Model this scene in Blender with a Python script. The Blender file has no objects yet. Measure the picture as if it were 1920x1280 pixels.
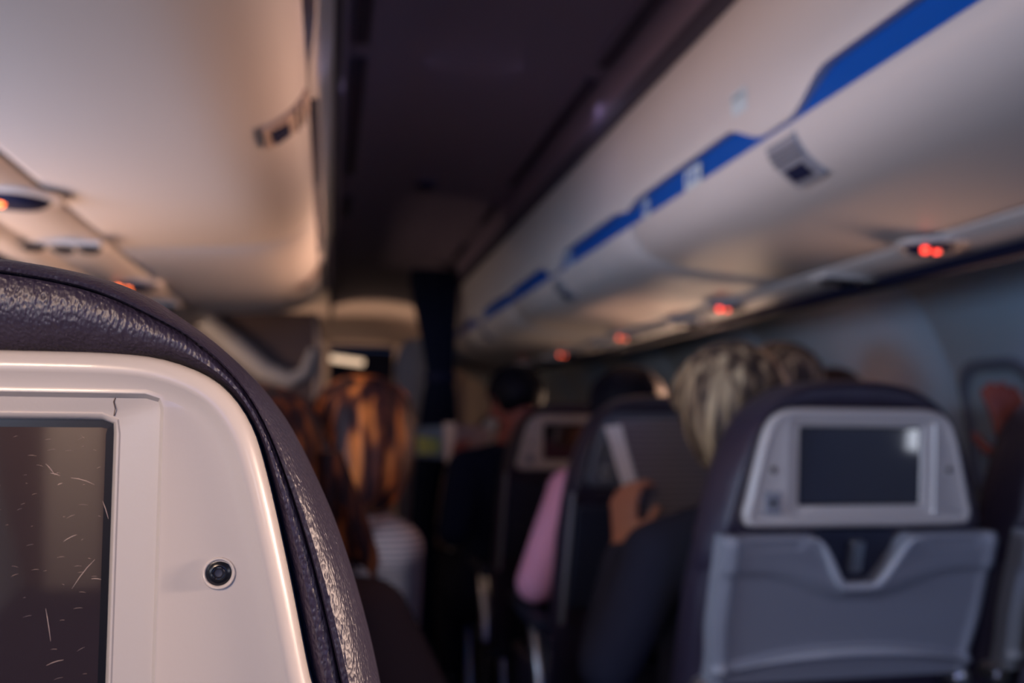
import bpy, bmesh, math, random
from mathutils import Vector, Matrix, noise
S = bpy.context.scene
COL = S.collection
PI = math.pi
random.seed(4)
# ------------------------------------------------------------------ camera
YAW, PITCH, ROLL = .2073, .0945, .0101
cd = bpy.data.cameras.new('camera'); cam = bpy.data.objects.new('camera', cd); COL.objects.link(cam)
S.camera = cam
cam.location = (-.305, 0, 1.17)
_f = Vector((math.sin(YAW)*math.cos(PITCH), math.cos(YAW)*math.cos(PITCH), math.sin(PITCH)))
_r = Vector((math.cos(YAW), -math.sin(YAW), 0)); _u = _r.cross(_f)
_r2 = _r*math.cos(ROLL)+_u*math.sin(ROLL); _u2 = -_r*math.sin(ROLL)+_u*math.cos(ROLL)
cam.rotation_euler = Matrix((_r2, _u2, -_f)).transposed().to_euler()
cd.sensor_width = 36; cd.lens = 1618/1920*36; cd.clip_start = .02; cd.clip_end = 60
cd.dof.use_dof = True; cd.dof.focus_distance = .395; cd.dof.aperture_fstop = 4.6
# ------------------------------------------------------------------ world, exposure
w = bpy.data.worlds.new('world'); S.world = w; w.use_nodes = True
w.node_tree.nodes['Background'].inputs[0].default_value = (.06, .10, .25, 1)
w.node_tree.nodes['Background'].inputs[1].default_value = .5
S.view_settings.view_transform = 'Standard'; S.view_settings.look = 'None'
S.view_settings.exposure = 0; S.view_settings.gamma = 1; S.view_settings.use_curve_mapping = False
# ------------------------------------------------------------------ lights
def area(name, loc, aim, sx, sy, power, col, spread=180):
    l = bpy.data.lights.new(name, 'AREA'); l.shape = 'RECTANGLE'; l.size = sx; l.size_y = sy
    l.energy = power; l.color = col; l.spread = math.radians(spread)
    o = bpy.data.objects.new(name, l); COL.objects.link(o); o.location = loc
    o.rotation_euler = (Vector(aim)-Vector(loc)).to_track_quat('-Z', 'Y').to_euler()
    return o
WARM = (1, .66, .46); PINK = (1, .80, .72); COOL = (.55, .70, 1)
ORANGE = (1, .55, .36)
LIGHTS = [
    ('window_light_right_rear', (1.50, -.85, 1.30), (-.5, .5, 1.25), .5, .4, 3.5, (.85, .85, 1), 180),
    ('window_light_right_near', (1.50, 2.75, 1.34), (-.48, 1.95, 1.50), .4, .24, 5.2, ORANGE, 36),
    ('window_light_right_middle', (1.50, 1.45, 1.34), (-.40, 1.05, 1.53), .4, .2, 1.5, ORANGE, 32),
    ('window_light_right_side', (1.50, .30, 1.20), (-.28, .42, 1.10), .3, .3, 1.8, (1, .70, .55), 35),
    ('window_light_right_low', (1.54, -.01, .95), (.4, 1.0, 1.1), .08, .10, .12, (.8, .85, 1), 180),  # small added lamp for the glint in the tray seat's screen
    ('window_light_right_front', (1.45, 3.7, 1.10), (-.7, 2.0, 1.55), .7, .36, 2, WARM, 75),
    ('window_light_left_front', (-1.50, 1.75, 1.05), (-.62, 1.38, 1.62), .5, .3, 2.8, (1, .60, .42), 62),
    ('window_light_left_far', (-1.48, 3.3, 1.20), (-.45, 4.1, 1.40), .3, .3, 2, WARM, 120),
    ('reading_lamp_light', (-.66, -.30, 1.47), (-.40, .40, 1.10), .16, .16, .95, (1, .70, .50), 75),  # added warm fill on the nearest seat back, no fixture here
    ('window_light_left_near', (-1.50, -.45, 1.30), (-.35, .4, 1.12), .4, .36, .7, (1, .9, .85), 110),
    ('window_light_left_rear', (-1.45, -1.4, 1.2), (1.2, 1.5, 1.4), .8, .4, 11, (.48, .66, 1), 180),
    ('window_light_left_middle', (-1.45, .9, 1.2), (1.2, 1.8, 1.4), .5, .36, 7.5, COOL, 120),
    ('rear_mood_light', (0, -2.6, 1.5), (0, 1, 1.1), 1.6, .8, 12, (.09, .27, 1), 180),  # added blue fill behind the camera to lift the darks
    ('rear_galley_light', (-1.1, -1.9, 1.1), (-1.25, -2.78, .6), .4, .3, 16, WARM, 160),  # added lamp for the rear post mirrored in the near screen
    ('cove_light_left', (-.27, 1.9, 1.93), (.1, 1.9, 1.0), .04, 4.5, 2.4, (.70, .60, 1), 180),  # added fill pair under the ceiling; the coves themselves are unlit
    ('cove_light_right', (.27, 1.9, 1.93), (-.1, 1.9, 1.0), .04, 4.5, 2.4, (.70, .60, 1), 180),
    ('front_cove_light', (0, 7.0, 1.5), (0, 7.0, 3), 1.6, .6, 5, WARM, 180),
    ('front_cabin_light', (0, 8.2, 1.9), (0, 9.6, 1.3), 1.2, .3, 4, WARM, 120),
]
for a in LIGHTS: area(*a)
# ------------------------------------------------------------------ materials
def newmat(name):
    m = bpy.data.materials.new(name); m.use_nodes = True
    nt = m.node_tree; return m, nt, nt.nodes['Principled BSDF']
def pmat(name, col, rough=.5, metal=0, spec=.5, bump=None, var=None, coat=0, emit=None):
    """bump=(scale,strength,distance)  var=(scale,col2,amount)"""
    m, nt, b = newmat(name)
    b.inputs['Base Color'].default_value = (*col, 1); b.inputs['Roughness'].default_value = rough
    b.inputs['Metallic'].default_value = metal; b.inputs['Specular IOR Level'].default_value = spec
    b.inputs['Coat Weight'].default_value = coat
    tc = nt.nodes.new('ShaderNodeTexCoord')
    if var:
        n = nt.nodes.new('ShaderNodeTexNoise'); n.inputs['Scale'].default_value = var[0]; n.inputs['Detail'].default_value = 4
        nt.links.new(tc.outputs['Object'], n.inputs['Vector'])
        r = nt.nodes.new('ShaderNodeValToRGB'); r.color_ramp.elements[0].position = .35; r.color_ramp.elements[1].position = .65
        r.color_ramp.elements[0].color = (*col, 1); r.color_ramp.elements[1].color = (*var[1], 1)
        nt.links.new(n.outputs['Fac'], r.inputs['Fac']); nt.links.new(r.outputs['Color'], b.inputs['Base Color'])
    if bump:
        n = nt.nodes.new('ShaderNodeTexNoise'); n.inputs['Scale'].default_value = bump[0]; n.inputs['Detail'].default_value = 3
        nt.links.new(tc.outputs['Object'], n.inputs['Vector'])
        bp = nt.nodes.new('ShaderNodeBump'); bp.inputs['Strength'].default_value = bump[1]; bp.inputs['Distance'].default_value = bump[2]
        nt.links.new(n.outputs['Fac'], bp.inputs['Height']); nt.links.new(bp.outputs['Normal'], b.inputs['Normal'])
    if emit:
        b.inputs['Emission Color'].default_value = (*emit[0], 1); b.inputs['Emission Strength'].default_value = emit[1]
    return m
def leather_mat():
    m, nt, b = newmat('navy_leather')
    b.inputs['Base Color'].default_value = (.028, .021, .042, 1); b.inputs['Roughness'].default_value = .42
    b.inputs['Specular IOR Level'].default_value = .6
    tc = nt.nodes.new('ShaderNodeTexCoord')
    v = nt.nodes.new('ShaderNodeTexVoronoi'); v.feature = 'SMOOTH_F1'; v.inputs['Scale'].default_value = 720
    nz = nt.nodes.new('ShaderNodeTexNoise'); nz.inputs['Scale'].default_value = 330; nz.inputs['Detail'].default_value = 5
    nz2 = nt.nodes.new('ShaderNodeTexNoise'); nz2.inputs['Scale'].default_value = 30; nz2.inputs['Detail'].default_value = 3
    mp = nt.nodes.new('ShaderNodeMapping'); mp.inputs['Scale'].default_value = (1, 1, .55)
    nt.links.new(tc.outputs['Object'], mp.inputs['Vector'])
    for k in (v, nz, nz2): nt.links.new(mp.outputs['Vector'], k.inputs['Vector'])
    b1 = nt.nodes.new('ShaderNodeBump'); b1.inputs['Strength'].default_value = .8; b1.inputs['Distance'].default_value = .0006
    mr = nt.nodes.new('ShaderNodeMapRange'); mr.inputs['From Max'].default_value = .8
    nt.links.new(v.outputs['Distance'], mr.inputs['Value']); nt.links.new(mr.outputs['Result'], b1.inputs['Height'])
    b2 = nt.nodes.new('ShaderNodeBump'); b2.inputs['Strength'].default_value = .45; b2.inputs['Distance'].default_value = .0012
    nt.links.new(nz.outputs['Fac'], b2.inputs['Height']); nt.links.new(b1.outputs['Normal'], b2.inputs['Normal'])
    b3 = nt.nodes.new('ShaderNodeBump'); b3.inputs['Strength'].default_value = .7; b3.inputs['Distance'].default_value = .006
    nt.links.new(nz2.outputs['Fac'], b3.inputs['Height']); nt.links.new(b2.outputs['Normal'], b3.inputs['Normal'])
    nt.links.new(b3.outputs['Normal'], b.inputs['Normal'])
    return m
def hair_mat(name, dark, mid, light, scale=60):
    m, nt, b = newmat(name)
    b.inputs['Roughness'].default_value = .5; b.inputs['Specular IOR Level'].default_value = .25
    tc = nt.nodes.new('ShaderNodeTexCoord'); mp = nt.nodes.new('ShaderNodeMapping')
    mp.inputs['Scale'].default_value = (1, 1, .12)
    n = nt.nodes.new('ShaderNodeTexNoise'); n.inputs['Scale'].default_value = scale; n.inputs['Detail'].default_value = 3
    r = nt.nodes.new('ShaderNodeValToRGB'); e = r.color_ramp.elements
    e[0].position = .36; e[0].color = (*dark, 1); e[1].position = .66; e[1].color = (*light, 1)
    q = e.new(.5); q.color = (*mid, 1)
    nt.links.new(tc.outputs['Object'], mp.inputs['Vector']); nt.links.new(mp.outputs['Vector'], n.inputs['Vector'])
    n2 = nt.nodes.new('ShaderNodeTexNoise'); n2.inputs['Scale'].default_value = 20; n2.inputs['Detail'].default_value = 2
    ma = nt.nodes.new('ShaderNodeMath'); ma.operation = 'MULTIPLY_ADD'; ma.inputs[1].default_value = .5; ma.inputs[2].default_value = -.29
    ad = nt.nodes.new('ShaderNodeMath'); ad.operation = 'ADD'
    mp2 = nt.nodes.new('ShaderNodeMapping'); mp2.inputs['Scale'].default_value = (1, 1, .3)
    nt.links.new(tc.outputs['Object'], mp2.inputs['Vector']); nt.links.new(mp2.outputs['Vector'], n2.inputs['Vector']); nt.links.new(n2.outputs['Fac'], ma.inputs[0])
    nt.links.new(n.outputs['Fac'], ad.inputs[0]); nt.links.new(ma.outputs[0], ad.inputs[1])
    nt.links.new(ad.outputs[0], r.inputs['Fac']); nt.links.new(r.outputs['Color'], b.inputs['Base Color'])
    bp = nt.nodes.new('ShaderNodeBump'); bp.inputs['Distance'].default_value = .004; bp.inputs['Strength'].default_value = .8
    nt.links.new(n.outputs['Fac'], bp.inputs['Height']); nt.links.new(bp.outputs['Normal'], b.inputs['Normal'])
    return m
def stripe_mat(name, c1, c2, scale, axis='Z', rough=.8):
    m, nt, b = newmat(name); b.inputs['Roughness'].default_value = rough
    tc = nt.nodes.new('ShaderNodeTexCoord')
    wv = nt.nodes.new('ShaderNodeTexWave'); wv.bands_direction = axis; wv.inputs['Scale'].default_value = scale; wv.inputs['Distortion'].default_value = .4
    r = nt.nodes.new('ShaderNodeValToRGB'); r.color_ramp.elements[0].position = .4; r.color_ramp.elements[1].position = .6
    r.color_ramp.elements[0].color = (*c1, 1); r.color_ramp.elements[1].color = (*c2, 1)
    nt.links.new(tc.outputs['Object'], wv.inputs['Vector']); nt.links.new(wv.outputs['Fac'], r.inputs['Fac'])
    nt.links.new(r.outputs['Color'], b.inputs['Base Color'])
    return m
M = dict(
    leather=leather_mat(),
    bezel=pmat('pearl_plastic', (.55, .505, .475), .34, coat=.25, bump=(420, .12, .0004)),
    tray=pmat('grey_plastic', (.25, .26, .30), .38, bump=(300, .1, .0004)),
    traylight=pmat('light_grey_plastic', (.45, .46, .50), .3, bump=(300, .1, .0004)),  # tray grey with the highlight on rim and arc put into the colour
    shell=pmat('dark_shell_plastic', (.018, .022, .045), .5, bump=(200, .1, .0005)),
    screen=pmat('dark_screen_glass', (.030, .022, .028), .07, spec=1, coat=1),
    lit=pmat('lit_screen_yellow', (.1, .1, .02), .3, emit=((.75, .72, .12), .35)),
    chrome=pmat('brushed_metal', (.55, .55, .57), .28, metal=.9, bump=(120, .1, .0005)),
    black=pmat('black_plastic', (.008, .009, .014), .25),
    bin=pmat('bin_white_laminate', (.60, .57, .55), .45, bump=(60, .05, .001)),
    binedge=pmat('seam_grey', (.26, .24, .24), .6, bump=(60, .1, .001)),
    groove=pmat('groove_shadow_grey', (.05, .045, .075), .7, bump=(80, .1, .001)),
    winframe=pmat('window_surround', (.13, .16, .21), .5, bump=(80, .1, .001)),
    magazine=pmat('magazine_page_bluegrey', (.16, .20, .24), .6, bump=(60, .1, .001)),
    yellow=pmat('yellow_green_picture', (.62, .60, .14), .6, bump=(60, .1, .001), var=(40, (.45, .52, .12), 1)),
    ceil=pmat('ceiling_panel_grey', (.22, .18, .26), .85, bump=(40, .05, .001)),
    wall=pmat('sidewall_panel', (.38, .50, .60), .6, bump=(150, .1, .0006), var=(3, (.34, .46, .56), 1)),
    frontwall=pmat('front_wall_laminate', (.50, .40, .34), .6, var=(3, (.44, .35, .31), 1)),
    brown=pmat('brown_divider', (.13, .085, .075), .6, var=(6, (.09, .06, .06), 1)),
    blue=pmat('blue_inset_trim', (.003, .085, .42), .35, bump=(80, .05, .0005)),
    navyslot=pmat('navy_slot', (.012, .015, .045), .7, bump=(80, .2, .001)),
    carpet=pmat('navy_carpet', (.012, .016, .04), .95, bump=(400, .8, .003), var=(90, (.02, .025, .055), 1)),
    curtain=pmat('navy_curtain', (.006, .010, .028), .95, bump=(200, .3, .001)),
    pale=pmat('pale_fabric', (.50, .41, .37), .85, bump=(60, .4, .003)),
    skin=pmat('skin_light', (.55, .27, .17), .5, bump=(250, .15, .0006), var=(14, (.50, .22, .14), 1)),
    skinred=pmat('skin_reddish', (.30, .075, .055), .5, bump=(250, .15, .0006), var=(14, (.24, .055, .045), 1)),
    eye=pmat('eye_dark', (.03, .02, .02), .1),
    redhair=hair_mat('copper_hair', (.022, .010, .014), (.13, .034, .018), (.95, .28, .06), 34),
    auburn=hair_mat('auburn_hair', (.016, .009, .014), (.07, .020, .015), (.42, .12, .03), 60),
    blond=hair_mat('blond_hair', (.035, .024, .022), (.20, .14, .09), (.62, .48, .29), 55),
    brownhair=hair_mat('light_brown_hair', (.04, .024, .02), (.16, .095, .06), (.50, .34, .20), 70),
    blackhair=hair_mat('black_hair', (.003, .003, .007), (.006, .006, .012), (.013, .012, .02), 60),
    navycloth=pmat('navy_wool', (.010, .014, .035), .95, bump=(160, .5, .002)),
    greyjacket=pmat('blue_grey_knit', (.032, .038, .065), .95, bump=(140, .6, .002)),
    brownknit=pmat('dark_brown_knit', (.075, .042, .038), .95, bump=(140, .6, .002)),
    pink=pmat('pink_cotton', (.80, .36, .52), .85, bump=(40, .5, .004)),
    striped=stripe_mat('grey_striped_cotton', (.85, .62, .52), (.36, .25, .22), 22),
    tweed=pmat('speckled_tweed', (.016, .013, .022), .95, bump=(130, .8, .004), var=(75, (.075, .065, .085), 1)),
    trousers=pmat('dark_trousers', (.010, .012, .024), .9, bump=(140, .4, .002)),
    paper=stripe_mat('printed_page', (.27, .24, .27), (.16, .14, .17), 26, rough=.85),
    whitepage=pmat('page_white', (.72, .70, .72), .8, bump=(30, .1, .001)),
    bookpink=stripe_mat('warm_page', (.38, .25, .23), (.28, .18, .18), 24),
    navyblue=pmat('navy_inset_trim', (.006, .014, .075), .4, bump=(80, .05, .0005)),  # blue inset with the left side's shade put into the colour
    brownhair2=hair_mat('dark_brown_hair', (.02, .014, .018), (.05, .03, .03), (.10, .06, .05), 70),
    palecover=pmat('cream_pages', (.62, .47, .40), .8, bump=(60, .1, .001)),
    label=pmat('sticker_pale', (.55, .66, .70), .6, bump=(60, .1, .001)),
    ink=pmat('sticker_ink', (.25, .33, .38), .6),
    redlight=pmat('red_lamp', (.5, .05, .03), .4, emit=((1, .05, .03), 4.5)),
    orangelight=pmat('orange_lamp', (.6, .15, .04), .4, emit=((1, .17, .04), 6)),
    dimlight=pmat('dim_orange_lamp', (.6, .15, .04), .4, emit=((1, .12, .05), 3)),
    strip=pmat('galley_strip_lamp', (.8, .6, .45), .5, emit=((1, .72, .5), .9)),
    pane=pmat('window_pane_shade', (.30, .42, .50), .35, bump=(30, .05, .001)),
    paneglow=pmat('window_pane_daylight', (.6, .6, .6), .4, emit=((1, .8, .7), 1.2)),
)
for k in ('curtain', 'navycloth', 'greyjacket', 'brownknit', 'trousers', 'tweed', 'blackhair', 'carpet', 'navyslot'):
    M[k].node_tree.nodes['Principled BSDF'].inputs['Specular IOR Level'].default_value = .12
# ------------------------------------------------------------------ mesh helpers
def obj(name, bm, mat, parent=None, smooth=True, mods=None):
    me = bpy.data.meshes.new(name)
    bmesh.ops.recalc_face_normals(bm, faces=bm.faces)
    bm.to_mesh(me); bm.free()
    if smooth:
        for p in me.polygons: p.use_smooth = True
        try: me.set_sharp_from_angle(angle=math.radians(40))
        except Exception: pass
    me.materials.append(M[mat]) if isinstance(mat, str) else me.materials.append(mat)
    o = bpy.data.objects.new(name, me); COL.objects.link(o)
    if parent: o.parent = parent
    return o
def thing(name, label, cat, loc=(0, 0, 0), group=None, rz=0):
    o = bpy.data.objects.new(name, None); COL.objects.link(o); o.location = loc; o.rotation_euler = (0, 0, rz)
    o.empty_display_size = .1
    return tag(o, label, cat, group)
def tag(o, label, cat, group=None):
    o['label'] = label; o['category'] = cat
    if group: o['group'] = group
    return o
def struct(name, bm, mat, smooth=True):
    o = obj(name, bm, mat, None, smooth); o['kind'] = 'structure'; return o
def loft(bm, rings, cap0=True, cap1=True, closed=True):
    vs = [[bm.verts.new(p) for p in r] for r in rings]
    n = len(rings[0])
    for a, b in zip(vs[:-1], vs[1:]):
        for i in range(n if closed else n-1):
            j = (i+1) % n
            bm.faces.new((a[i], a[j], b[j], b[i]))
    if cap0: bm.faces.new(vs[0][::-1])
    if cap1: bm.faces.new(vs[-1])
    return vs
def box(bm, c, s, rot=None, bev=0):
    r = bmesh.ops.create_cube(bm, size=1)
    for v in r['verts']:
        p = Vector((v.co.x*s[0], v.co.y*s[1], v.co.z*s[2]))
        if rot: p = rot @ p
        v.co = p+Vector(c)
    if bev:
        es = {e for v in r['verts'] for e in v.link_edges}
        bmesh.ops.bevel(bm, geom=list(es), offset=bev, segments=3, profile=.7, affect='EDGES')
def ball(bm, c, r, rot=None, seg=20):
    if not hasattr(r, '__len__'): r = (r, r, r)
    q = bmesh.ops.create_uvsphere(bm, u_segments=seg, v_segments=seg//2+2, radius=1)
    for v in q['verts']:
        p = Vector((v.co.x*r[0], v.co.y*r[1], v.co.z*r[2]))
        if rot: p = rot @ p
        v.co = p+Vector(c)
def cap(bm, p0, r0, p1, r1, n=18):
    """tapered capsule"""
    p0, p1 = Vector(p0), Vector(p1); d = p1-p0; L = d.length
    if L < 1e-5: ball(bm, p0, r0); return
    z = d/L; q = z.to_track_quat('Z', 'Y').to_matrix()
    rings = []
    for k in range(5):
        a = -PI/2+PI/2*(k+.35)/5; rings.append([p0+q@Vector((r0*math.cos(a)*math.cos(t), r0*math.cos(a)*math.sin(t), r0*math.sin(a))) for t in [2*PI*i/n for i in range(n)]])
    for s_ in (0, .25, .5, .75, 1):
        rr = r0+(r1-r0)*s_; rings.append([p0+d*s_+q@Vector((rr*math.cos(t), rr*math.sin(t), 0)) for t in [2*PI*i/n for i in range(n)]])
    for k in range(5):
        a = PI/2*(k+.65)/5; rings.append([p1+q@Vector((r1*math.cos(a)*math.cos(t), r1*math.cos(a)*math.sin(t), r1*math.sin(a))) for t in [2*PI*i/n for i in range(n)]])
    loft(bm, rings)
def tube(bm, pts, r, n=10):
    pts = [Vector(p) for p in pts]; rings = []
    up = Vector((0, 0, 1))
    for i, p in enumerate(pts):
        t = (pts[min(i+1, len(pts)-1)]-pts[max(i-1, 0)]).normalized()
        a = t.cross(up)
        if a.length < .05: a = t.cross(Vector((0, 1, 0)))
        a.normalize(); b = a.cross(t)
        rr = r[i] if hasattr(r, '__len__') else r
        rings.append([p+a*rr*math.cos(2*PI*k/n)+b*rr*math.sin(2*PI*k/n) for k in range(n)])
    loft(bm, rings)
def lathe(bm, prof, c, axis='Y', n=32, cap0=False, cap1=False):
    """prof: (radius, height along axis)"""
    rings = []
    for r, h in prof:
        ring = []
        for k in range(n):
            a = 2*PI*k/n
            v = {'Y': (r*math.cos(a), h, r*math.sin(a)), 'Z': (r*math.cos(a), r*math.sin(a), h), 'X': (h, r*math.cos(a), r*math.sin(a))}[axis]
            ring.append(Vector(c)+Vector(v))
        rings.append(ring)
    loft(bm, rings, cap0, cap1)
def spline(pts, per=10, closed=True):
    out = []; n = len(pts)
    for i in range(n if closed else n-1):
        g = lambda k: pts[k % n] if closed else pts[max(0, min(n-1, k))]
        p0, p1, p2, p3 = g(i-1), g(i), g(i+1), g(i+2)
        for s in range(per):
            t = s/per
            out.append(tuple(.5*((2*p1[a])+(-p0[a]+p2[a])*t+(2*p0[a]-5*p1[a]+4*p2[a]-p3[a])*t*t+(-p0[a]+3*p1[a]-3*p2[a]+p3[a])*t**3) for a in range(len(pts[0]))))
    if not closed: out.append(tuple(pts[-1]))
    return out
def polar(poly, c, n=192):
    """resample a star-shaped closed 2D outline by angle round c"""
    out = []
    for k in range(n):
        a = 2*PI*(k+.5)/n; d = (math.cos(a), math.sin(a)); best = 0
        for i in range(len(poly)):
            p, q = poly[i], poly[(i+1) % len(poly)]
            ex, ey = q[0]-p[0], q[1]-p[1]; px, py = p[0]-c[0], p[1]-c[1]
            den = d[0]*ey-d[1]*ex
            if abs(den) < 1e-12: continue
            t = (px*ey-py*ex)/den; s = (px*d[1]-py*d[0])/den
            if t > 0 and -1e-6 <= s <= 1+1e-6: best = max(best, t)
        out.append((c[0]+d[0]*best, c[1]+d[1]*best))
    return out
def inset(ring, d):
    n = len(ring); out = []
    for i in range(n):
        a, b = ring[i-1], ring[(i+1) % n]
        tx, ty = b[0]-a[0], b[1]-a[1]; L = math.hypot(tx, ty) or 1
        out.append((ring[i][0]-ty/L*d, ring[i][1]+tx/L*d))
    return out
def mix(A, B, t): return [(a[0]+(b[0]-a[0])*t, a[1]+(b[1]-a[1])*t) for a, b in zip(A, B)]
def rrect(hw, z0, z1, r, n=8):
    pts = []
    for cx, cz, a0 in ((hw-r, z1-r, 0), (-hw+r, z1-r, PI/2), (-hw+r, z0+r, PI), (hw-r, z0+r, 3*PI/2)):
        for k in range(n+1):
            a = a0+PI/2*k/n; pts.append((cx+r*math.cos(a), cz+r*math.sin(a)))
    return pts
def sstep(a, b, x):
    t = max(0, min(1, (x-a)/(b-a))); return t*t*(3-2*t)
def copy_tree(o, parent=None):
    c = o.copy(); COL.objects.link(c); c.parent = parent
    for ch in [k for k in bpy.data.objects if k.parent == o]: copy_tree(ch, c)
    return c
# ------------------------------------------------------------------ the cabin shell
Y0, Y1 = -2.8, 9.6
def extrude_profile(bm, prof, ys, closed=False):
    rings = [[(x, y, z) for x, z in prof] for y in ys]
    loft(bm, rings, closed, closed, closed)
bm = bmesh.new(); box(bm, (0, (Y0+Y1)/2, -.02), (3.4, Y1-Y0, .04)); struct('floor', bm, 'carpet', False)
_c = [(.306, 1.862), (.300, 1.90), (.292, 1.945), (.286, 1.955), (.235, 1.962), (.22, 1.975), (.12, 1.992), (.05, 1.997)]
CEIL = [(-a, b) for a, b in _c]+[(0, 1.998)]+_c[::-1]
bm = bmesh.new()
extrude_profile(bm, [(-1.7, 2.06), (-.335, 2.06), (-.325, 1.875)]+CEIL+[(.325, 1.875), (.335, 2.06), (1.7, 2.06)], [Y0]+[i*.2 for i in range(-10, 30)]+[5.9])
struct('ceiling', bm, 'ceil')
# vaulted ceiling over the front cabin, a step higher and lit
bm = bmesh.new()
vault = [(-1.65, 1.55), (-1.3, 1.76), (-.8, 1.96), (-.4, 2.05), (0, 2.08), (.4, 2.05), (.8, 1.96), (1.3, 1.76), (1.65, 1.55)]
extrude_profile(bm, [(1.65, 2.25), (-1.65, 2.25)]+spline(vault, 6, False), [5.9, 7.5, Y1], True)
struct('ceiling_front', bm, 'frontwall')
for sx, nm in ((-1, 'left'), (1, 'right')):
    prof = spline([(1.10, 1.73), (1.32, 1.66), (1.46, 1.52), (1.56, 1.32), (1.60, 1.10), (1.60, .85), (1.56, .5), (1.45, .0)], 6, False)
    bm = bmesh.new(); rings = []
    y = Y0
    ys = []
    k = 0
    while y < Y1:
        ys += [(y, 0), (y+.008, .006), (y+.016, 0)]; y += 1.02
    ys.append((Y1, 0))
    inner = [[(sx*(x+d), y, z) for x, z in prof] for y, d in ys]
    loft(bm, inner, False, False, False)
    loft(bm, [[(sx*(x+.08), y, z) for x, z in prof] for y in (Y0, Y1)], False, False, False)
    struct('wall_'+nm, bm, 'wall')
# windows: moulded surround, inner lip, pane
def window(i, sx, y, z, glow):
    bm = bmesh.new()
    def ring(hw, hz, d):
        pts = polar(rrect(hw, -hz, hz, min(hw, hz)*.62), (0, 0), 64)
        tilt = .14
        out = []
        for a, b in pts:
            xw = 1.600-max(0, z+b-1.1)**2*.75-d if True else 0
            out.append((sx*xw, y+a, z+b))
        return out
    loft(bm, [ring(.165, .215, -.004), ring(.155, .205, .014), ring(.140, .190, .019), ring(.128, .178, .015), ring(.120, .170, .004)], False, False)
    o = struct('window_%d' % i, bm, 'winframe')
    bm = bmesh.new(); r = ring(.122, .172, .006); v = [bm.verts.new(p) for p in r]; bm.faces.new(v)
    obj('window_pane', bm, 'paneglow' if glow else 'pane', o, False)
i = 1
for sx in (-1, 1):
    for k in range(8):
        y = -1.95+1.02*k
        window(i, sx, y, 1.16, (k in (1,)) or (sx < 0 and k == 4)); i += 1
# wall behind the camera, with a pale post added for the near screen's reflection
bm = bmesh.new(); box(bm, (0, Y0-.03, 1.1), (3.4, .06, 2.3)); struct('wall_rear', bm, 'brown', False)
bm = bmesh.new(); box(bm, (-1.255, Y0+.03, 1.0), (.21, .06, 2.0), bev=.01); struct('trim_1', bm, 'bin')
# front wall with the doorway
bm = bmesh.new()
box(bm, (-1.0, Y1+.04, 1.1), (1.36, .08, 2.3)); box(bm, (1.03, Y1+.04, 1.1), (1.30, .08, 2.3)); box(bm, (.03, Y1+.04, 2.13), (.72, .08, .24))
struct('wall_front', bm, 'frontwall', False)
bm = bmesh.new(); box(bm, (.03, Y1+1.2, 1.0), (1.6, .04, 2.1)); box(bm, (.78, Y1+.65, 1.0), (.04, 1.1, 2.1)); box(bm, (-.78, Y1+.65, 1.0), (.04, 1.1, 2.1)); box(bm, (0, Y1+.65, 2.08), (1.6, 1.1, .04))
struct('wall_galley', bm, 'navyslot', False)
bm = bmesh.new(); box(bm, (-.12, Y1+.5, 1.87), (.38, .05, .07), Matrix.Rotation(.12, 3, 'Y'), .01)
tag(obj('strip_lamp', bm, 'strip'), 'short pale strip lamp glowing inside the dark front doorway', 'lamp')
# valances over the bins: scalloped lower edge, rising into the cove
BINY = [-2.12, -.81, .50, 1.81, 3.12, 4.42, 5.70]
def zlow(y):
    c = 1.16; d = abs(((y-c+.655) % 1.31)-.655)          # distance to the nearest bin centre
    j = .655-d                                              # distance to the nearest joint
    return 1.619+.040*sstep(.035, .15, d)*(1-.30*sstep(.08, 0, j))
for sx, nm, yend in ((-1, 2, 3.12), (1, 3, 5.70)):
    bm = bmesh.new(); rings = []
    y = Y0
    while y <= yend+1e-6:
        zl = zlow(y); t = (zl-1.619)/.04
        p = [(.372, zl+.012), (.350-.006*t, zl+.002), (.343-.008*t, zl), (.338-.006*t, zl+.006), (.335, 1.70), (.333, 1.74), (.330, 1.78), (.328, 1.80), (.322, 1.825), (.316, 1.845), (.318, 1.875), (.34, 1.88)]
        rings.append([(sx*a, y, b) for a, b in p]); y += .02
    loft(bm, rings, False, False, False)
    struct('trim_%d' % nm, bm, 'bin')
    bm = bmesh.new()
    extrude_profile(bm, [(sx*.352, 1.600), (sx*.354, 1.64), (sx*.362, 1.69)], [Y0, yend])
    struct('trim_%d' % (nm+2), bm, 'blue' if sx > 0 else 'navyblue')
    # service rail outboard of the bins
    bm = bmesh.new()
    prof = [(.735, 1.507), (.74, 1.5025), (.80, 1.496), (.842, 1.490), (.848, 1.492), (.852, 1.500), (.882, 1.52), (1.05, 1.60), (1.12, 1.73), (.9, 1.9), (.735, 1.9)]
    extrude_profile(bm, [(sx*a, b) for a, b in prof], [Y0, yend], True)
    struct('trim_%d' % (nm+4), bm, 'bin', True)
    bm = bmesh.new(); extrude_profile(bm, [(sx*.847, 1.4905), (sx*.862, 1.480), (sx*.89, 1.474), (sx*.925, 1.482), (sx*.928, 1.51), (sx*.884, 1.53), (sx*.853, 1.505)], [Y0, yend], True)
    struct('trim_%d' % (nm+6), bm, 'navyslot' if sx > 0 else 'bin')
# grooves / cove shadow rails along the ceiling
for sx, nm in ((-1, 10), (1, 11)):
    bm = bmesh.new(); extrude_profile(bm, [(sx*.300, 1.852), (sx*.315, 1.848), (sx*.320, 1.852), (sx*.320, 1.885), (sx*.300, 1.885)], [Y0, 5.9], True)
    struct('trim_%d' % nm, bm, 'groove')
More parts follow.
